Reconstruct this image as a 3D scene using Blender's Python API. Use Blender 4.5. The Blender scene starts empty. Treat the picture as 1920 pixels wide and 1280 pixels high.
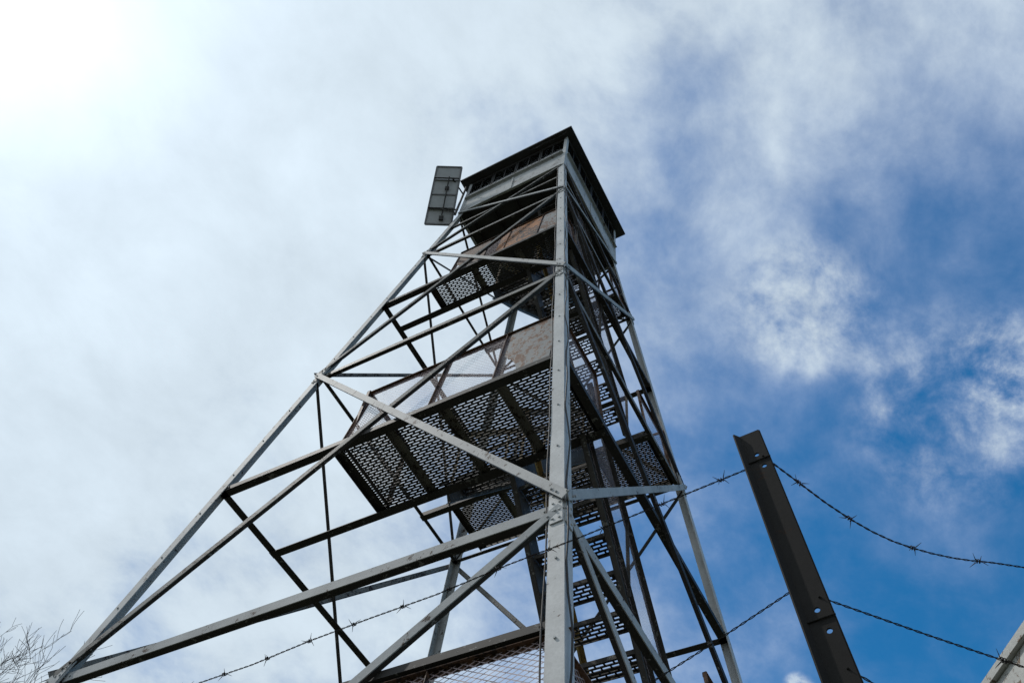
import bpy, bmesh, math, random
from mathutils import Vector as V, Matrix
random.seed(7)
scene=bpy.context.scene
K=.10017
def W(z): return 1.067-K*(z-16.4)
# ------------------------------------------------------------ materials
def newmat(n):
    m=bpy.data.materials.new(n); m.use_nodes=True
    nt=m.node_tree; b=nt.nodes['Principled BSDF']; return m,nt,b
def ramp(nt,src,stops):
    r=nt.nodes.new('ShaderNodeValToRGB'); e=r.color_ramp.elements
    while len(e)<len(stops): e.new(.5)
    for i,(p,c) in enumerate(stops):
        e[i].position=p; e[i].color=(c,c,c,1) if not isinstance(c,tuple) else (*c,1)
    nt.links.new(src,r.inputs[0]); return r.outputs[0]
def noise(nt,vec,scale,detail=6,rough=.6,dist=0):
    n=nt.nodes.new('ShaderNodeTexNoise'); n.inputs['Scale'].default_value=scale
    n.inputs['Detail'].default_value=detail; n.inputs['Roughness'].default_value=rough; n.inputs['Distortion'].default_value=dist
    nt.links.new(vec,n.inputs['Vector']); return n.outputs['Fac']
def mix(nt,f,a,b,mode='MIX'):
    m=nt.nodes.new('ShaderNodeMix'); m.data_type='RGBA'; m.blend_type=mode
    for s,i in ((f,0),(a,6),(b,7)):
        if hasattr(s,'is_linked'): nt.links.new(s,m.inputs[i])
        elif isinstance(s,tuple): m.inputs[i].default_value=(*s,1)
        else: m.inputs[i].default_value=s
    return m.outputs[2]
def paint(name,base,dirt,rust,chip,rough=.55,metal=0.,sc=1.,bump=.35,spec=.3):
    m,nt,b=newmat(name)
    tc=nt.nodes.new('ShaderNodeTexCoord').outputs['Object']
    n1=noise(nt,tc,3*sc,8,.65); n2=noise(nt,tc,17*sc,8,.7,.3); n3=noise(nt,tc,60*sc,4,.7)
    col=mix(nt,ramp(nt,n1,[(.35,0),(.7,1)]),base,dirt)
    add=nt.nodes.new('ShaderNodeMath'); add.operation='MULTIPLY_ADD'; nt.links.new(n1,add.inputs[0]); add.inputs[1].default_value=.5
    nt.links.new(n2,add.inputs[2])
    mask=ramp(nt,add.outputs[0],[(chip,0),(chip+.035,1)])
    rc=mix(nt,n3,rust,tuple(c*.45 for c in rust))
    col=mix(nt,mask,col,rc)
    col=mix(nt,.25,col,ramp(nt,n3,[(.3,.2),(.7,1.)]),'MULTIPLY')
    nt.links.new(col,b.inputs['Base Color']); b.inputs['Roughness'].default_value=rough; b.inputs['Metallic'].default_value=metal
    b.inputs['Specular IOR Level'].default_value=spec
    if bump:
        bp=nt.nodes.new('ShaderNodeBump'); bp.inputs['Strength'].default_value=bump; bp.inputs['Distance'].default_value=.003
        nt.links.new(mask,bp.inputs['Height']); nt.links.new(bp.outputs[0],b.inputs['Normal'])
    return m
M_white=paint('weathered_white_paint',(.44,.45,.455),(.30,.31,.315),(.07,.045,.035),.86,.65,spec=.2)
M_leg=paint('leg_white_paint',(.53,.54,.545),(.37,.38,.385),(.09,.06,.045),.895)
M_dark=paint('flaking_dark_steel_and_shade',(.045,.041,.038),(.025,.022,.020),(.28,.27,.26),.86,spec=.2)  # dark flaking steel; doubles as painted underside shade on inward flanges
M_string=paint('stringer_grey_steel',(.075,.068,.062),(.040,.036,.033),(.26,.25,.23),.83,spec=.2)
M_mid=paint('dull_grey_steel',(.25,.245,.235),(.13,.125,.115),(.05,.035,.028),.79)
M_beam=paint('landing_beam_steel',(.17,.155,.13),(.08,.075,.065),(.05,.035,.025),.80)
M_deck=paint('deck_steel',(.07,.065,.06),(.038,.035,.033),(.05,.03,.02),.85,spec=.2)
M_rust=paint('rusty_sheet',(.40,.16,.05),(.24,.10,.04),(.05,.03,.02),.75,spec=.2)
M_rframe=paint('rusty_frame',(.19,.105,.065),(.10,.06,.045),(.05,.03,.022),.78,spec=.2)
M_rgrey=paint('rust_stained_sheet',(.26,.265,.27),(.19,.185,.18),(.19,.08,.03),.76,spec=.2)
M_yel=paint('ochre_rail_paint',(.36,.23,.06),(.20,.13,.05),(.06,.04,.02),.82)
M_cab=paint('cab_wall_paint',(.50,.505,.505),(.30,.31,.31),(.16,.11,.08),.84)
M_roof=paint('roof_metal',(.045,.043,.043),(.028,.026,.025),(.05,.03,.02),.85,spec=.2)
M_mesh=paint('guard_mesh_steel',(.46,.38,.40),(.33,.26,.27),(.16,.08,.05),.84,spec=.2)
M_post=paint('fence_post_steel',(.024,.022,.021),(.015,.014,.013),(.04,.025,.018),.85,.8,bump=0,spec=.15)
M_wire=paint('barbed_wire_steel',(.035,.031,.029),(.022,.02,.018),(.05,.025,.018),.8,.7,bump=0,spec=.2)
M_conc=paint('footing_concrete',(.36,.35,.33),(.25,.245,.23),(.15,.14,.12),.95,.9)
M_shed=paint('shed_siding_paint',(.56,.56,.54),(.38,.38,.36),(.20,.12,.07),.84)
M_bark=paint('tree_bark',(.12,.10,.09),(.08,.07,.065),(.05,.04,.035),.85,.9,bump=0,spec=.1)
def mk_plain(n,c,r=.4,m=0):
    mt,nt,b=newmat(n); tc=nt.nodes.new('ShaderNodeTexCoord').outputs['Object']
    col=mix(nt,noise(nt,tc,12),c,tuple(x*.6 for x in c)); nt.links.new(col,b.inputs['Base Color'])
    b.inputs['Roughness'].default_value=r; b.inputs['Metallic'].default_value=m; return mt
M_alu=mk_plain('aluminium_frame',(.14,.14,.145),.5,.2)
M_back=mk_plain('panel_backsheet',(.46,.47,.48),.7)
M_cell=mk_plain('solar_cells',(.02,.03,.07),.15)
M_glass=bpy.data.materials.new('window_glass'); M_glass.use_nodes=True
nt=M_glass.node_tree; nt.nodes.clear()
o_=nt.nodes.new('ShaderNodeOutputMaterial'); t_=nt.nodes.new('ShaderNodeBsdfTransparent'); g_=nt.nodes.new('ShaderNodeBsdfGlossy'); x_=nt.nodes.new('ShaderNodeMixShader')
t_.inputs[0].default_value=(.82,.85,.87,1); g_.inputs['Roughness'].default_value=.08
fr=nt.nodes.new('ShaderNodeFresnel'); nt.links.new(fr.outputs[0],x_.inputs[0]); nt.links.new(t_.outputs[0],x_.inputs[1]); nt.links.new(g_.outputs[0],x_.inputs[2]); nt.links.new(x_.outputs[0],o_.inputs[0])
# ------------------------------------------------------------ mesh helpers
def obj(name,verts,faces,mats,parent=None,midx=None,recalc=True):
    me=bpy.data.meshes.new(name); me.from_pydata([tuple(v) for v in verts],[],faces)
    if not isinstance(mats,(list,tuple)): mats=[mats]
    for m in mats: me.materials.append(m)
    if midx: 
        for p,i in zip(me.polygons,midx): p.material_index=i
    if recalc:
        bm=bmesh.new(); bm.from_mesh(me); bmesh.ops.recalc_face_normals(bm,faces=bm.faces); bm.to_mesh(me); bm.free()
    o=bpy.data.objects.new(name,me); scene.collection.objects.link(o)
    if parent: o.parent=parent
    return o
def empty(name,parent=None,loc=(0,0,0)):
    e=bpy.data.objects.new(name,None); e.empty_display_size=.3; scene.collection.objects.link(e); e.location=loc
    if parent: e.parent=parent
    return e
class G:
    def __init__(s): s.v=[];s.f=[];s.m=[]
    def add(s,v,f,mi=0):
        n=len(s.v); s.v+=[V(x) for x in v]; s.f+=[tuple(i+n for i in q) for q in f]; s.m+=[mi]*len(f)
    def prism(s,pts0,pts1,mi=0):
        n=len(pts0); s.add(list(pts0)+list(pts1),[tuple(range(n)),tuple(range(2*n-1,n-1,-1))]+[(i,(i+1)%n,n+(i+1)%n,n+i) for i in range(n)],mi)
    def L(s,p0,p1,d1,d2,s1,s2=None,t=.008,mi=0,mi2=None):
        p0,p1,d1,d2=V(p0),V(p1),V(d1),V(d2); s2=s2 or s1
        a=(p1-p0).normalized(); e1=(d1-a*d1.dot(a)).normalized(); e2=d2-a*d2.dot(a); e2=(e2-e1*e2.dot(e1)).normalized()
        def pr(q,m): s.prism([p0+e1*x+e2*y for x,y in q],[p1+e1*x+e2*y for x,y in q],m)
        if mi2 is None: pr([(0,0),(s1,0),(s1,t),(t,t),(t,s2),(0,s2)],mi)
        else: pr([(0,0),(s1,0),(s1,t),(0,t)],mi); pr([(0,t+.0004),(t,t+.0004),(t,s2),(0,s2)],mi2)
    def box(s,p0,p1,up,w,h,mi=0):
        p0,p1,up=V(p0),V(p1),V(up); a=(p1-p0).normalized(); u=(up-a*up.dot(a)).normalized(); r=a.cross(u)
        pr=[(-w/2,-h/2),(w/2,-h/2),(w/2,h/2),(-w/2,h/2)]
        s.prism([p0+r*x+u*y for x,y in pr],[p1+r*x+u*y for x,y in pr],mi)
    def tube(s,p0,p1,r0,r1=None,n=6,mi=0):
        p0,p1=V(p0),V(p1); r1=r0 if r1 is None else r1; a=(p1-p0).normalized(); q=a.orthogonal().normalized(); w=a.cross(q)
        s.prism([p0+(q*math.cos(2*math.pi*i/n)+w*math.sin(2*math.pi*i/n))*r0 for i in range(n)],[p1+(q*math.cos(2*math.pi*i/n)+w*math.sin(2*math.pi*i/n))*r1 for i in range(n)],mi)
    def make(s,name,mats,parent=None): return obj(name,s.v,s.f,mats,parent,s.m)
def deck(name,o,u,v,lu,lv,mat,parent,pu=.094,pv=.029,su=.074,sv=.0112,th=.009):
    """perforated plate with staggered slots, corner o, axes u,v"""
    o,u,v=V(o),V(u).normalized(),V(v).normalized(); g=G(); nv=max(1,round(lv/pv)); pv=lv/nv
    for j in range(nv):
        y0=j*pv;y1=y0+pv; x=0.
        if j%2==1:
            g.add([o+u*a+v*b for a,b in ((0,y0),(pu/2,y0),(pu/2,y1),(0,y1))],[(0,1,2,3)]); x=pu/2
        while x+pu<=lu+1e-6:
            X0,X1=x+(pu-su)/2,x+(pu+su)/2; Y0,Y1=y0+(pv-sv)/2,y0+(pv+sv)/2
            outer=[(x,y0),(x+pu,y0),(x+pu,y1),(x,y1)]; inner=[(X0,Y0),(X1,Y0),(X1,Y1),(X0,Y1)]
            g.add([o+u*a+v*b for a,b in outer+inner],[(0,1,5,4),(1,2,6,5),(2,3,7,6),(3,0,4,7)])
            x+=pu
        if x<lu-1e-4: g.add([o+u*a+v*b for a,b in ((x,y0),(lu,y0),(lu,y1),(x,y1))],[(0,1,2,3)])
    ob=obj(name,g.v,g.f,mat,parent,None,False)
    m=ob.modifiers.new('thick','SOLIDIFY'); m.thickness=th; m.offset=0
    return ob
def meshpanel(name,o,u,v,mat,parent,px=.034,py=.018,wd=.0056):
    """expanded metal spanning the parallelogram o,u,v"""
    o,u,v=V(o),V(u),V(v); Wd,H=u.length,v.length; g=G(); m=py/px
    U,Vv=u/Wd,v/H
    for sgn in (1,-1):
        c=-H-Wd*m*2
        while c<H+Wd*m*2:
            pts=[]
            for x in (0,Wd):
                y=sgn*m*x+c
                if 0<=y<=H: pts.append((x,y))
            for y in (0,H):
                x=(y-c)/(sgn*m)
                if 0<x<Wd: pts.append((x,y))
            if len(pts)>=2:
                a,b=pts[0],pts[1]
                h=wd/2*math.sqrt(1+m*m)
                g.add([o+U*a[0]+Vv*(a[1]-h),o+U*b[0]+Vv*(b[1]-h),o+U*b[0]+Vv*(b[1]+h),o+U*a[0]+Vv*(a[1]+h)],[(0,1,2,3)])
            c+=py*2
    return obj(name,g.v,g.f,mat,parent,None,False)
# ------------------------------------------------------------ TOWER
tower=empty('fire_tower'); tower['label']='tall weathered white steel fire lookout tower with stairs and cab'; tower['category']='lookout tower'
sg={'A':(1,-1),'B':(-1,-1),'C':(1,1),'D':(-1,1)}
def P(c,z,off=0): 
    w=W(z)+off; return V((sg[c][0]*w,sg[c][1]*w,z))
Z0,Z1,Z15,Z2,Z25,Z3,ZC=1.3,5.59,7.94,10.25,12.34,14.33,16.4
ZL=3.45
for c in 'ABCD':
    g=G(); sx,sy=sg[c]
    g.L(P(c,.25),P(c,16.30),(-sx,0,0),(0,-sy,0),.105,.105,.009)
    q=V((sx*1.082,sy*1.082,0)); g.L(P(c,16.26),q+V((0,0,16.42)),(-sx,0,0),(0,-sy,0),.10,.10,.008)
    g.L(q+V((0,0,16.42)),q+V((0,0,17.925)),(-sx,0,0),(0,-sy,0),.065,.065,.008)
    for z in (Z0+.1,Z1,Z2,Z3):
        for ax in (0,1):
            n=V((0,sy,0)) if ax==0 else V((sx,0,0)); t=V((-sx,0,0)) if ax==0 else V((0,-sy,0))
            a=P(c,z-.16)+n*.006+t*.05; b=P(c,z+.16)+n*.006+t*.05
            g.box(a,b,n,.085,.008)
            for k in range(4):
                q=a.lerp(b,(k+.5)/4); 
                for s_ in (-.022,.022): g.tube(q+n*.004+t*s_,q+n*.012+t*s_,.008,n=6)
    z=2.0
    while z<16:
        n=V((0,sy,0)); g.tube(P(c,z)+V((-sx*.05,0,0)),P(c,z)+n*.010+V((-sx*.05,0,0)),.008); z+=.62
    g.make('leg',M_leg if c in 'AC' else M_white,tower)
    f=G(); b=P(c,0)
    f.prism([b+V((x*.34,y*.34,-.3)) for x,y in ((-1,-1),(1,-1),(1,1),(-1,1))],[b+V((x*.24-sx*0.02,y*.24,.25)) for x,y in ((-1,-1),(1,-1),(1,1),(-1,1))]); f.make('footing',M_conc,tower)
faces=[('A','B',V((0,1,0))),('A','C',V((-1,0,0))),('B','D',V((1,0,0))),('C','D',V((0,-1,0)))]
UP=V((0,0,1))
def member(p,q,inw,size,mat,off,flip=1,name='brace',s2=None,up=UP,under=None):
    g=G(); p=p+inw*off; q=q+inw*off
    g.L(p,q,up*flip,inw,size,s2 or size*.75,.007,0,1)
    a=(q-p).normalized()
    for e,d in ((p,a),(q,-a)):
        for k in (.07,.13):
            c=e+d*k+up*flip*size*.5; g.tube(c,c-inw*.010,.008,n=6)
    g.make(name,[mat,under or M_dark],tower)  # inward flange coloured darker: underside shade put into its colour, plus rust
for a,b,inw in faces:
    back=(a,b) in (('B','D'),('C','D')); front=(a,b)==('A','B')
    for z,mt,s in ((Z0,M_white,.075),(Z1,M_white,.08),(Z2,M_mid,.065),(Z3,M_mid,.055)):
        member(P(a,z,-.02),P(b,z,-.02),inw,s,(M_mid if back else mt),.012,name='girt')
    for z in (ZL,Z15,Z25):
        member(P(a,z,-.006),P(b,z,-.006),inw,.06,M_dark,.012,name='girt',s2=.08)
    lv=[Z0,Z1,Z2,Z3,16.35]
    for i in range(4):
        lo,hi=lv[i],lv[i+1]; s=(.070,.066,.054,.042)[i]
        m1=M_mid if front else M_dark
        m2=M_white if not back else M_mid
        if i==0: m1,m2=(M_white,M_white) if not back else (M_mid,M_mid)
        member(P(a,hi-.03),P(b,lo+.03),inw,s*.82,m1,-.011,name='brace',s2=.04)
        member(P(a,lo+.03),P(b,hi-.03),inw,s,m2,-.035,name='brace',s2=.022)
for a,b,inw in faces[:2]:
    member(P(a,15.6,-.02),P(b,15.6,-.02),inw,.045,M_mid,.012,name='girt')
# landings --------------------------------------------------
def landing(z,side,x0,x1):
    e=empty('landing',tower)
    w=W(z); yo=side*(w-.075); yi=side*(.97 if side<0 else .72)
    y0,y1=(yo,yi) if yo<yi else (yi,yo)
    zt=z+.075
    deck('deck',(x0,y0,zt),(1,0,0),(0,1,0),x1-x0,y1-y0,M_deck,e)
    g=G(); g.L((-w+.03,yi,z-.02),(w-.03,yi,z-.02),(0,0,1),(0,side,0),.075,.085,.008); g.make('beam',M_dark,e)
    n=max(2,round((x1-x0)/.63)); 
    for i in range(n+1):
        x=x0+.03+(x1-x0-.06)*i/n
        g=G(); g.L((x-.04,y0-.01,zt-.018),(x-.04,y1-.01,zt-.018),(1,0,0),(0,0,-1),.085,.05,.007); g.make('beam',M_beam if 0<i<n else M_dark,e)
    for yy in (y0+.005,y1-.03):
        g=G(); g.box((x0,yy,zt-.03),(x1,yy,zt-.03),UP,.006,.05); g.make('edge_plate',M_beam,e)
    return e
def guard(e,p0,p1,h,mat_fill='mesh',posts=(0,1),frame=None,solid=None,topback=None):
    frame=frame or M_rframe
    p0,p1=V(p0),V(p1); up=V((0,0,h))+(topback or V((0,0,0)))
    g=G(); side=(p1-p0).normalized().cross(UP)
    g.L(p0+up,p1+up,-UP,side,.04,.04,.005); g.L(p0+UP*.03,p1+UP*.03,UP,side,.035,.035,.005)
    for t in posts:
        a=p0.lerp(p1,t); d=(p1-p0).normalized()*(1 if t<.5 else -1); g.L(a,a+up,d,side,.04,.035,.005)
    g.make('guard_frame',frame,e)
    if mat_fill=='mesh': meshpanel('guard_mesh',p0+side*.012,(p1-p0),up,M_mesh,e)
    if solid:
        for t0,t1,mt,torn in solid:
            g=G(); a=p0.lerp(p1,t0)+side*.02; b=p0.lerp(p1,t1)+side*.02
            pts=[a+up*.97]
            if torn: 
                for s_,hgt in ((0,.50),(.08,.42),(.18,.36),(.27,.27),(.33,.17),(.37,.04)): pts.append(a.lerp(b,s_)+up*hgt)
                pts.append(b+up*.04)
            else: pts+=[a+UP*.04,b+UP*.04]
            pts.append(b+up*.97); n=side*.002
            g.prism([p-n for p in pts],[p+n for p in pts]); g.make('sheet',mt,e)
tb=V((0,K*1.0,0))
e=landing(ZL,-1,-.5,W(ZL)-.05)
guard(e,(-.5,-W(ZL)+.10,ZL+.08),(W(ZL)-.1,-W(ZL)+.10,ZL+.08),1.05,posts=(0,.35,.7,.985),topback=tb)
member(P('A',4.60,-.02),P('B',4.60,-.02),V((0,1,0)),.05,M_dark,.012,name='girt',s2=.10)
e=landing(Z15,-1,-.56,W(Z15)-.06)
guard(e,(-.50,-W(Z15)+.10,Z15+.08),(W(Z15)-.12,-W(Z15)+.10,Z15+.08),1.06,posts=(0,.42,.72,1),topback=tb,solid=[(.74,.965,M_rgrey,True)])
guard(e,(-.50,-W(Z15)+.12,Z15+.08),(-.50,-1.0,Z15+.08),1.0,posts=(0,1))
e=landing(Z25,-1,-.68,W(Z25)-.06)
guard(e,(-.40,-W(Z25)+.10,Z25+.08),(W(Z25)-.12,-W(Z25)+.10,Z25+.08),1.06,posts=(0,.5,.8,1),topback=tb,solid=[(.42,.79,M_rust,False),(.81,.985,M_rgrey,False),(.02,.30,M_rframe,True)])
for z in (Z1,Z2,Z3):
    e=landing(z,1,(-.2 if z!=Z2 else -1.2),W(z)-.05)
    guard(e,(W(z)-.12,W(z)-.10,z+.08),(-.1,W(z)-.10,z+.08),1.0,posts=(0,.5,1),topback=V((0,-K,0)))
    guard(e,(W(z)-.10,.75,z+.08),(W(z)-.10,W(z)-.12,z+.08),1.0,posts=(0,1),topback=V((-K,0,0)))
for z in (ZL,Z15,Z25):
    e=empty('landing_side_guard',tower)
    guard(e,(W(z)-.09,-W(z)+.12,z+.08),(W(z)-.09,-.97,z+.08),1.0,posts=(0,1),topback=V((-K,0,0)))
# stair flights ---------------------------------------------
def flight(xa,xb,ya,za,yb,zb):
    e=empty('stair_flight',tower)
    a=V((0,ya,za+.07)); b=V((0,yb,zb+.07)); d=(b-a).normalized(); nrm=V((0,-d.z,d.y)); 
    if nrm.z<0: nrm=-nrm
    for x,s in ((xa,1),(xb,-1)):
        g=G(); g.box(a+V((x,0,0))-nrm*.03,b+V((x,0,0))-nrm*.03,nrm,.008,.20)
        for k in (-.126,.066): g.box(a+V((x-s*.024,0,0))+nrm*k,b+V((x-s*.024,0,0))+nrm*k,nrm,.05,.008)
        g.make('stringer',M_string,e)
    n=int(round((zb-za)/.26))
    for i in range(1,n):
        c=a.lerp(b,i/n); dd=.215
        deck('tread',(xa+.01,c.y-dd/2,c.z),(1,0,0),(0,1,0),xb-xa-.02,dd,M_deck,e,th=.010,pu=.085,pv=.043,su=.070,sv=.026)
        g=G()
        for yy in (-dd/2,dd/2): g.box((xa+.01,c.y+yy,c.z-.014),(xb-.01,c.y+yy,c.z-.014),UP,.006,.045)
        g.make('tread_nosing',M_string,e)
    for x in (xa-.01,xb+.01):
        g=G(); h=V((0,0,.92)); X=V((x,0,0))
        g.L(a+X+h,b+X+h,-UP,V((1,0,0)),.06,.05,.005)
        for t in (.02,.5,.98):
            p=a.lerp(b,t)+X; g.L(p,p+h,V((0,1,0)),V((1,0,0)),.04,.035,.005)
        g.make('handrail',M_yel if x<xb else M_string,e)
        if x>xb: meshpanel('guard_mesh',a+V((x+.006,0,.05)),b-a,V((0,0,.87)),M_mesh,e)
RX=(.95,1.65); LX=(.18,.86)
for za,zb,dr in [(ZL,Z1,1),(Z1,Z15,-1),(Z15,Z2,1),(Z2,Z25,-1),(Z25,Z3,1)]:
    xs=LX if dr>0 else RX
    if zb>11: xs=(.1,.68) if dr>0 else (.74,1.34)
    if dr>0: flight(xs[0],xs[1],-.97,za,.72,zb)
    else: flight(xs[0],xs[1],.72,za,-.97,zb)
flight(.97,1.62,.9,.3,-.97,ZL)
flight(.35,.9,.72,Z3,-.6,16.35)
# cab ---------------------------------------------------------
cab=empty('cab',tower,(0,0,0))
cw=1.067; zf=16.4; zs=17.0; zt=17.86
g=G()
g.box((0,-cw+.02,zf-.03),(0,cw-.02,zf-.03),UP,2*cw-.04,.05)
for x in (-.9,-.45,0,.45,.9): g.L((x,-cw+.03,zf-.056),(x,cw-.03,zf-.056),(0,0,-1),(1,0,0),.08,.05,.006)
g.make('floor',M_roof,cab)
for (a,b,inw) in faces:
    pa=V((sg[a][0]*cw,sg[a][1]*cw,0)); pb=V((sg[b][0]*cw,sg[b][1]*cw,0)); t=(pb-pa).normalized(); out=-inw
    g=G()
    q0=pa+t*.03; q1=pb-t*.03
    g.box(q0+UP*((zf-.08+zs)/2),q1+UP*((zf-.08+zs)/2),UP,.02,zs-zf+.08)
    g.L(q0+UP*zs+out*.014,q1+UP*zs+out*.014,-UP,out,.04,.05,.005)
    g.L(q0+UP*(zf-.09)+out*.014,q1+UP*(zf-.09)+out*.014,UP,out,.05,.02,.005)
    for k in (.5,):
        c=q0.lerp(q1,k)+out*.018; g.box(c+UP*(zf-.03),c+UP*(zs-.045),out,.035,.012)
    g.make('wall',M_cab,cab)
    g=G(); g.box(q0+UP*(zt+.04),q1+UP*(zt+.04),UP,.03,.09); g.make('window_header',M_roof,cab)
    g=G(); g.box(pa+UP*(zs-.02)+inw*.03+t*.03,pa+UP*(zt+.05)+inw*.03+t*.03,out,.05,.05); g.make('corner_post',M_cab,cab)
    for i in range(4):
        u0=q0.lerp(q1,i/4)+t*.008; u1=q0.lerp(q1,(i+1)/4)-t*.008; g=G()
        zb_,zt_=zs+.012,zt-.01
        g.box(u0+UP*(zb_+.10),u1+UP*(zb_+.10),UP,.024,.20,2)
        for zz in (zb_+.212,zt_-.012): g.box(u0+UP*zz,u1+UP*zz,UP,.02,.018)
        for pp in (u0+t*.010,u1-t*.010): g.box(pp+UP*(zb_+.223),pp+UP*(zt_-.022),out,.018,.016)
        md=(u0+u1)/2; g.box(md+UP*(zb_+.223),md+UP*(zt_-.022),out,.010,.012)
        n=inw*.002; zg=zb_+.201
        g.prism([u0+UP*zg-n,u1+UP*zg-n,u1+UP*zt_-n,u0+UP*zt_-n],[u0+UP*zg+n,u1+UP*zg+n,u1+UP*zt_+n,u0+UP*zt_+n],1)
        g.make('window',[M_roof,M_glass,M_leg],cab)
we=1.23; he=17.93
g=G(); ap=V((0,0,18.45)); cs=[V((x*we,y*we,he)) for x,y in ((-1,-1),(1,-1),(1,1),(-1,1))]; ct=[c+UP*.05 for c in cs]
vv=cs+ct+[ap]; g.add(vv,[(0,3,2,1),(0,1,5,4),(1,2,6,5),(2,3,7,6),(3,0,4,7),(4,5,8),(5,6,8),(6,7,8),(7,4,8)])
g.tube((0,0,18.42),(0,0,18.9),.012,.006); g.make('roof',M_roof,cab)
# solar panel ---------------------------------------------------
sp=empty('solar_panel'); sp['label']='narrow framed solar panel on steel bracket beside the lookout cab'; sp['category']='solar panel'
h=V((.882,.47,0)).normalized(); th=math.radians(68); tt=V((.47,-.882,0)).normalized()*math.cos(th)+UP*math.sin(th); nn=h.cross(tt)
C0=V((-1.39,-1.33,17.1)); ww,hh=.245,.80
back=nn if nn.z<0 else -nn
g=G(); 
for t in (-1,0,1): g.box(C0+tt*hh*t-h*ww,C0+tt*hh*t+h*ww,nn,.03,.035)
for s_ in (-1,1): g.box(C0+h*ww*s_-tt*hh,C0+h*ww*s_+tt*hh,nn,.028,.035)
for t in (-.5,.5): g.box(C0+back*.012+tt*hh*t-h*ww,C0+back*.012+tt*hh*t+h*ww,nn,.012,.012)
g.make('frame',M_alu,sp)
g=G(); g.box(C0-tt*hh*.99,C0+tt*hh*.99,nn,2*ww*.97,.006); g.make('backsheet',M_back,sp)
g=G()
for i in range(4):
    for j in range(8):
        c=C0-back*.006+h*(-ww+.065+i*.12)+tt*(-hh+.10+j*.2); g.box(c-tt*.09,c+tt*.09,nn,.105,.003)
g.make('cell',M_cell,sp)
g=G(); c=C0+back*.03-tt*.66+h*.04; g.box(c-tt*.05,c+tt*.05,nn,.08,.03); c=C0+back*.03+tt*.16+h*.04; g.box(c-tt*.04,c+tt*.04,nn,.07,.03); g.make('junction_box',M_roof,sp)
g=G()
for t in (-.35,.35):
    m=C0+back*.035+tt*t*1.2; g.L(m-h*ww,m+h*ww,tt,back,.03,.03,.005); g.tube(m+h*ww*.5,V((-1.12,-1.10,m.z-.15)),.017)
g.tube(C0+back*.06+h*.05-tt*.6,C0+back*.06+h*.05+tt*.45,.013)
g.tube(V((-1.13,-1.11,16.3)),V((-1.13,-1.11,17.75)),.022)
g.tube(C0+back*.06-tt*.45,V((-1.13,-1.11,16.4)),.012)
g.make('bracket',M_dark,sp)
# cables
def cable(name,pts,r,mat,parent):
    cu=bpy.data.curves.new(name,'CURVE'); cu.dimensions='3D'; cu.bevel_depth=r; s_=cu.splines.new('POLY')
    s_.points.add(len(pts)-1)
    for q,p in zip(s_.points,pts): q.co=(*p,1)
    tmp=bpy.data.objects.new('t',cu); me=bpy.data.meshes.new_from_object(tmp); me.name=name; me.materials.clear(); me.materials.append(mat)
    o=bpy.data.objects.new(name,me); scene.collection.objects.link(o); o.parent=parent; bpy.data.objects.remove(tmp)
N=60
cable('ground_cable',[P('A',.3+i*(16.2-.3)/N,.012)+V((.0+.012*math.sin(i*1.7)+.004,.03+.018*math.sin(i*.9),0)) for i in range(N+1)],.006,M_roof,tower)
cable('ground_cable',[P('A',.3+i*(16.2-.3)/N,.0)+V((-.12+.006*math.sin(i*1.1),-.002+.004*math.sin(i*.7),0)) for i in range(N+1)],.005,M_roof,tower)
cable('roof_wire',[V((1.16-.9*t,-1.2+.02*math.sin(t*9),17.93-.22*math.sin(t*3.14))) for t in [i/12 for i in range(13)]],.004,M_roof,tower)
# ------------------------------------------------------------ FENCE
def helix_wire(g,pts,r=.0011,tw=.0012,pitch=.034,barb=.13,phase=.05):
    L=[0]
    for a,b in zip(pts,pts[1:]): L.append(L[-1]+(b-a).length)
    def at(s):
        for i in range(len(pts)-1):
            if s<=L[i+1] or i==len(pts)-2:
                return pts[i].lerp(pts[i+1],(s-L[i])/(L[i+1]-L[i])),(pts[i+1]-pts[i]).normalized()
    n=int(L[-1]/(pitch/6))
    for ph in (0,math.pi):
        ring=[]
        for i in range(n+1):
            s=L[-1]*i/n; p,t=at(s); q=UP.cross(t).normalized(); w=t.cross(q); a=2*math.pi*s/pitch+ph
            c=p+(q*math.cos(a)+w*math.sin(a))*tw
            ring.append([c+(q*math.cos(k*math.pi/2)+w*math.sin(k*math.pi/2))*r for k in range(4)])
        n0=len(g.v); g.v+= [x for rg in ring for x in rg]
        for i in range(n):
            for k in range(4): g.f.append((n0+i*4+k,n0+i*4+(k+1)%4,n0+i*4+4+(k+1)%4,n0+i*4+4+k)); g.m.append(0)
    s=phase
    while barb and s<L[-1]:
        p,t=at(s); q=UP.cross(t).normalized(); w=t.cross(q); rot=random.uniform(0,3)
        last=None
        for k in range(22):
            a=rot+k/21*4*math.pi; c=p+t*(k/21-.5)*.010+(q*math.cos(a)+w*math.sin(a))*.0036
            if last: g.tube(last,c,.0011,n=4)
            last=c
        for k in range(4):
            a=rot+k*1.75; rad=q*math.cos(a)+w*math.sin(a); tan=-q*math.sin(a)+w*math.cos(a)
            b0=p+t*(.005*(1 if k%2 else -1))+rad*.003; g.tube(b0,b0+(rad*.75+tan*.5+t*(.5 if k%2 else -.5)).normalized()*.015,.0011,.0003,n=4)
        s+=barb*random.uniform(.9,1.1)
def sag(a,b,d,n=10): 
    a,b=V(a),V(b); return [a.lerp(b,i/n)-UP*d*4*(i/n)*(1-i/n)+V((random.uniform(-1,1),random.uniform(-1,1),random.uniform(-1,1)))*.003 for i in range(n+1)]
fence=empty('barbed_wire_fence',None,(0,0,0)); fence['label']='rusty steel post fence strung with sagging barbed wire'; fence['category']='fence'
pT=V((3.614,-4.03,3.085)); pB=V((3.866,-4.03,0.0)); 
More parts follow.
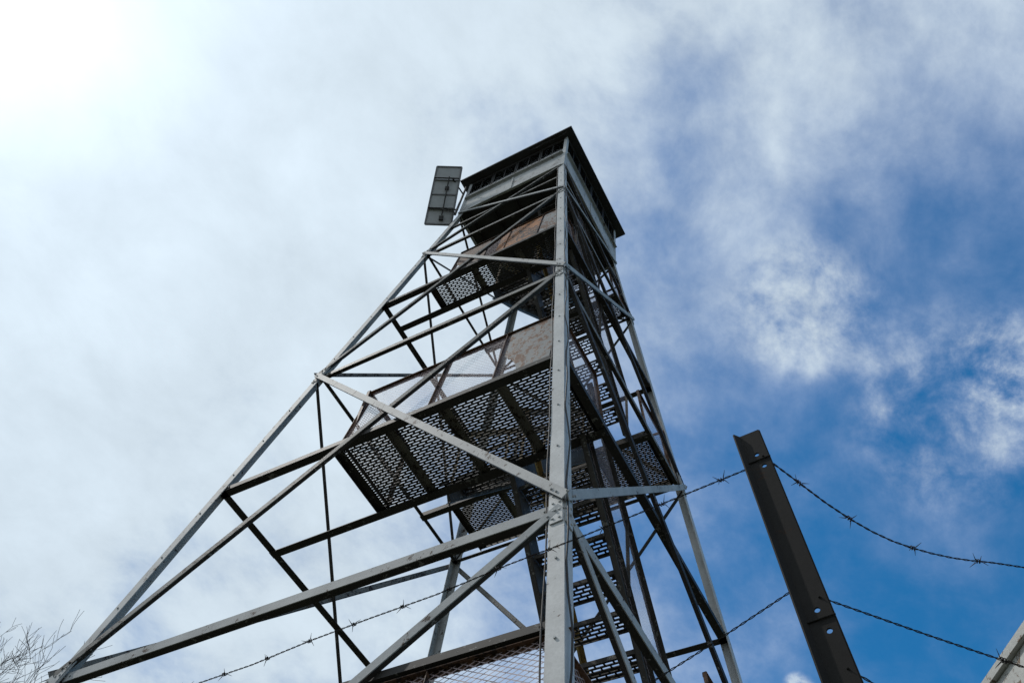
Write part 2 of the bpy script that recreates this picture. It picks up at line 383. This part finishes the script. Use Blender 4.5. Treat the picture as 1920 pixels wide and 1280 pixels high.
def fpost(top,bot,x=V((1,0,0)),l1=V((-.64,-.77,0)),r1=V((.1,.99,0))):
    ax=(top-bot).normalized(); H=(top-bot).length; wf=.041
    cu=bpy.data.curves.new('p','CURVE'); cu.dimensions='2D'; cu.fill_mode='BOTH'; cu.extrude=.0018
    def poly(ps):
        s=cu.splines.new('POLY'); s.points.add(len(ps)-1); s.use_cyclic_u=True
        for q,p in zip(s.points,ps): q.co=(p[0],p[1],0,1)
    poly([(0,0),(wf,0),(wf,H),(0,H-.0)])
    hs=[.075,.115,.49,.535,.90,.94,1.3,1.34,1.7,1.74]
    for i,hh_ in enumerate(hs):
        cx=.020 if i%2==0 else .026
        poly([(cx+.0050*math.cos(k*math.pi/5),H-hh_+.0056*math.sin(k*math.pi/5)) for k in range(10)])
    t=bpy.data.objects.new('p',cu); me=bpy.data.meshes.new_from_object(t); bpy.data.objects.remove(t)
    xx=(x-ax*x.dot(ax)).normalized(); zz=xx.cross(ax)
    Mx=Matrix((( *[xx[0],ax[0],zz[0]],bot[0]),(xx[1],ax[1],zz[1],bot[1]),(xx[2],ax[2],zz[2],bot[2]),(0,0,0,1)))
    me.transform(Mx); g=G(); g.v=[v.co.copy() for v in me.vertices]; g.f=[tuple(p.vertices) for p in me.polygons]; g.m=[0]*len(g.f)
    def fl(o0,d,l):
        n=(d.cross(ax)).normalized()*.0018; d=d.normalized()*l
        a,b=bot+o0,top+o0; g.prism([a-n,a+n,a+n+d,a-n+d],[b-n,b+n,b+n+d,b-n+d])
    fl(V((0,0,0)),l1,.015); fl(xx*wf,r1,.004)
    for i in (2,3): 
        c=top-ax*(.095 if i==2 else .51)+xx*.022-V((0,.0035,0)); g.tube(c-xx*.024,c+xx*.022,.0016)
    g.make('post',M_post,fence)
fpost(pT,pB)
fpost(V((.62,-3.85,3.1)),V((.60,-3.85,0)))
def onpost(z): return pB.lerp(pT,z/pT.z)+V((.020,-.004,0))
wires=[(2.985,[(2.14,-3.94,2.98),(.64,-3.86,3.0)],.13),(2.655,[(2.5,-3.97,2.24),(.64,-3.86,1.9)],None),(2.47,[(2.14,-3.94,2.1),(.64,-3.86,2.0)],.13)]
for i,(z,left,bb) in enumerate(wires):
    g=G(); pts=[onpost(z)-V((.03,0,.01))]
    for q in left: pts+=sag(pts[-1],q,.008 if i!=1 else 0,8)[1:]
    helix_wire(g,pts,barb=bb); g.make('wire_strand',M_wire,fence)
rights=[(3.0,[(3.77,-3.82,2.95),(3.885,-3.71,2.935),(4.015,-3.63,2.94),(4.4,-3.28,2.98),(4.72,-2.95,3.05)],.13,.09),
        (2.62,[(3.885,-3.83,2.60),(4.3,-3.42,2.58),(4.72,-2.95,2.6)],.5,.31),
        (2.48,[(3.75,-3.96,2.46),(4.3,-3.42,2.35),(4.72,-2.95,2.3)],.13,.09)]
for z,q,bb,ph in rights:
    g=G(); pts=[onpost(z)+V((.01,0,0))]+[V(x) for x in q]
    for _ in range(2):
        n_=[pts[0]]
        for a,b in zip(pts,pts[1:]): n_+=[a.lerp(b,.25),a.lerp(b,.75)]
        pts=n_+[pts[-1]]
    helix_wire(g,pts,phase=ph,barb=bb); g.make('wire_strand',M_wire,fence)
# ------------------------------------------------------------ SHED
shed=empty('shed',None,(0,0,0)); shed['label']='small light grey clapboard shed beside the wire fence'; shed['category']='shed'
d=V((.616,-.787,0)).normalized(); nb=V((.787,.616,0)).normalized(); P1=V((3.93,-1.95,0))+nb*.05; HH=3.985
c0=P1-d*.7; c1=P1+d*2.2; c2=c1+nb*2.4; c3=c0+nb*2.4
g=G()
for a,b in ((c0,c1),(c1,c2),(c2,c3),(c3,c0)):
    t=(b-a).normalized(); out=t.cross(UP); 
    if out.dot((a+b)/2-(c0+c2)/2)<0: out=-out
    z=0.; 
    while z<HH-.01:
        zz=min(z+.1328,HH); o0=out*.016; o1=out*.004
        g.prism([a+UP*z+o0,a+UP*zz+o1,a+UP*zz-out*.02,a+UP*z-out*.02],[b+UP*z+o0,b+UP*zz+o1,b+UP*zz-out*.02,b+UP*z-out*.02]); z=zz
g.make('wall',M_shed,shed)
g=G(); ctr=(c0+c2)/2
ev=[c+(c-ctr).normalized()*.04+UP*(HH+.002) for c in (c0,c1,c2,c3)]; et=[p+UP*.035 for p in ev]
g.add(ev+et+[ctr+UP*(HH+.35)],[(0,3,2,1),(0,1,5,4),(1,2,6,5),(2,3,7,6),(3,0,4,7),(4,5,8),(5,6,8),(6,7,8),(7,4,8)]); g.make('roof',M_shed,shed)
g=G(); dm=(c1+c2)/2; t=(c2-c1).normalized(); out=d; g.box(dm+UP*.05+out*.03,dm+UP*2.05+out*.03,out,.85,.04); g.make('door',M_mid,shed)
# ------------------------------------------------------------ TREES
def tree(base,H,seed,lab):
    random.seed(seed); e=empty('bare_tree',None,base); e['label']=lab; e['category']='tree'
    gt,gb=G(),G()
    def grow(p,d,l,r,dep):
        g=gt if dep==0 else gb; n=5 if dep<2 else 3
        for i in range(n):
            d2=(d+V((random.uniform(-1,1),random.uniform(-1,1),random.uniform(-.5,.8)))*(.05 if dep==0 else .2)).normalized()
            q=p+d2*l/n; r2=max(.005,r*(.88 if dep else .86)); g.tube(p,q,r,r2,n=6 if dep<2 else 3)
            if dep<5 and (i>1 or dep>0):
                for _ in range(2 if dep<2 else random.choice((1,2,2))):
                    s=V((random.uniform(-1,1),random.uniform(-1,1),random.uniform(-.1,.9))).normalized()
                    grow(q,(d2*.75+s*.85).normalized(),l*random.uniform(.42,.62),max(.005,r2*.5),dep+1)
            p,r,d=q,r2,d2
    grow(V((0,0,0)),UP,H*.62,H*.013,0)
    gt.make('trunk',M_bark,e); gb.make('crown',M_bark,e); random.seed(3)
tree((-16.9,2.0,0),12.9,11,'tall leafless tree with fine bare twigs at the clearing edge')
# ------------------------------------------------------------ GROUND
m,nt,b=newmat('grass_and_gravel'); tc=nt.nodes.new('ShaderNodeTexCoord').outputs['Object']
c=mix(nt,ramp(nt,noise(nt,tc,.35,8),[(.42,0),(.6,1)]),(.045,.06,.02),(.10,.09,.07)); c=mix(nt,.5,c,ramp(nt,noise(nt,tc,25,5),[(.3,.35),(.7,1.)]),'MULTIPLY')
nt.links.new(c,b.inputs['Base Color']); b.inputs['Roughness'].default_value=.95
g=G(); n=64; g.add([(1500*math.cos(i*2*math.pi/n),1500*math.sin(i*2*math.pi/n),0) for i in range(n)],[tuple(range(n))]); gr=g.make('ground',m); gr['kind']='structure'
# ------------------------------------------------------------ SKY + SUN
sd=V((-.714,-.267,1.026)).normalized()
w=bpy.data.worlds.new('World'); scene.world=w; w.use_nodes=True; nt=w.node_tree; nt.nodes.clear()
N=nt.nodes.new; Lk=nt.links.new
out=N('ShaderNodeOutputWorld'); sky=N('ShaderNodeTexSky'); sky.sky_type='NISHITA'; sky.sun_disc=False
sky.sun_elevation=math.asin(sd.z); sky.sun_rotation=math.atan2(sd.x,sd.y)
sky.air_density=1.; sky.dust_density=.1; sky.ozone_density=3.
bg=N('ShaderNodeBackground'); bg.inputs[1].default_value=.14
hs=N('ShaderNodeHueSaturation'); hs.inputs['Hue'].default_value=.492; hs.inputs['Saturation'].default_value=1.38; Lk(sky.outputs[0],hs.inputs['Color']); Lk(hs.outputs[0],bg.inputs[0])
tc=N('ShaderNodeTexCoord').outputs['Generated']
sep=N('ShaderNodeSeparateXYZ'); Lk(tc,sep.inputs[0])
def M(op,a,b=None,c=None,clamp=False):
    n=N('ShaderNodeMath'); n.operation=op; n.use_clamp=clamp
    for i,s in enumerate((a,b,c)):
        if s is None: continue
        if hasattr(s,'is_linked'): Lk(s,n.inputs[i])
        else: n.inputs[i].default_value=s
    return n.outputs[0]
zz=M('ADD',M('MAXIMUM',sep.outputs[2],.02),.25)
comb=N('ShaderNodeCombineXYZ'); Lk(M('DIVIDE',sep.outputs[0],zz),comb.inputs[0]); Lk(M('DIVIDE',sep.outputs[1],zz),comb.inputs[1])
pl=comb.outputs[0]
def dot(v):
    n=N('ShaderNodeVectorMath'); n.operation='DOT_PRODUCT'; Lk(tc,n.inputs[0]); n.inputs[1].default_value=v; return n.outputs['Value']
mp=N('ShaderNodeMapping'); mp.inputs['Rotation'].default_value=(0,0,math.radians(-25)); mp.inputs['Scale'].default_value=(1.0,.8,1); mp.inputs['Location'].default_value=(7.1,4.4,0); Lk(pl,mp.inputs[0])
nA=noise(nt,mp.outputs[0],3.6,12,.54,.15)
nB=noise(nt,mp.outputs[0],8.5,14,.62,.18)
nD=noise(nt,mp.outputs[0],20,12,.64,.2)
nC=noise(nt,pl,1.6,3,.5,0)
def rng(src,a,b,c,d_,smooth=True):
    mr=N('ShaderNodeMapRange'); mr.interpolation_type='SMOOTHSTEP' if smooth else 'LINEAR'; Lk(src,mr.inputs[0])
    for i,x in enumerate((a,b,c,d_)): mr.inputs[i+1].default_value=x
    return mr.outputs[0]
east=dot((.601,1.06,-.276))      # clearer side of the sky
cov=M('MULTIPLY_ADD',east,-1.28,.80)
dens=cov
for n_,k in ((nA,1.4),(nB,.95),(nC,.4),(nD,.28)): dens=M('ADD',dens,M('MULTIPLY',M('SUBTRACT',n_,.5),k))
# separate small soft cloud patches
puffs=[((.002,.500,.867),.10,.42),((.095,.625,.774),.13,.45),((-.148,.778,.620),.020,1.1),((.17,.60,.78),.07,.45)]
for v_,r_,k in puffs:
    m_=rng(dot(V(v_).normalized()),math.cos(r_),1.0,0,1)
    dens=M('ADD',dens,M('MULTIPLY',m_,M('MULTIPLY_ADD',M('SUBTRACT',M('MULTIPLY_ADD',nD,.6,M('MULTIPLY',nB,.4)),.44),5.5*k,.2*k)))
fac=rng(dens,-.20,1.10,.02,.97)
tone=rng(dens,.15,1.05,0,1)
halo_d=M('MAXIMUM',dot(tuple(sd)),0); halo=M('POWER',halo_d,5.5); core=M('POWER',halo_d,85.0)
cc=mix(nt,tone,(.36,.47,.74),(.70,.81,.90))
cb=N('ShaderNodeBackground'); Lk(cc,cb.inputs[0])
br=M('ADD',M('MULTIPLY_ADD',nB,.45,.62),M('MULTIPLY',M('SUBTRACT',nA,.5),.20))
Lk(M('ADD',M('ADD',br,M('MULTIPLY',halo,.30)),M('MULTIPLY',core,.8)),cb.inputs[1])
ms=N('ShaderNodeMixShader'); Lk(fac,ms.inputs[0]); Lk(bg.outputs[0],ms.inputs[1]); Lk(cb.outputs[0],ms.inputs[2]); Lk(ms.outputs[0],out.inputs[0])
su=bpy.data.lights.new('sun','SUN'); su.energy=2.0; su.angle=math.radians(1.5); su.color=(1,.96,.90); so=bpy.data.objects.new('sun',su); scene.collection.objects.link(so)
so.rotation_euler=(-sd).to_track_quat('-Z','Y').to_euler()
# ------------------------------------------------------------ CAMERA
cd=bpy.data.cameras.new('camera'); cd.lens=1621.277/1920*36; cd.sensor_width=36; cd.clip_start=.05; cd.clip_end=6000
co=bpy.data.objects.new('camera',cd); scene.collection.objects.link(co); scene.camera=co
r2=V((.87702741,.47068889,.09630619)); u2=V((.3676389,-.78653862,.49618408)); fw=V((-.30929687,.39976114,.86285948))
co.matrix_world=Matrix(((r2.x,u2.x,-fw.x,3.82672),(r2.y,u2.y,-fw.y,-5.1193),(r2.z,u2.z,-fw.z,1.6),(0,0,0,1)))
scene.view_settings.view_transform='Standard'; scene.view_settings.look='None'; scene.view_settings.exposure=0
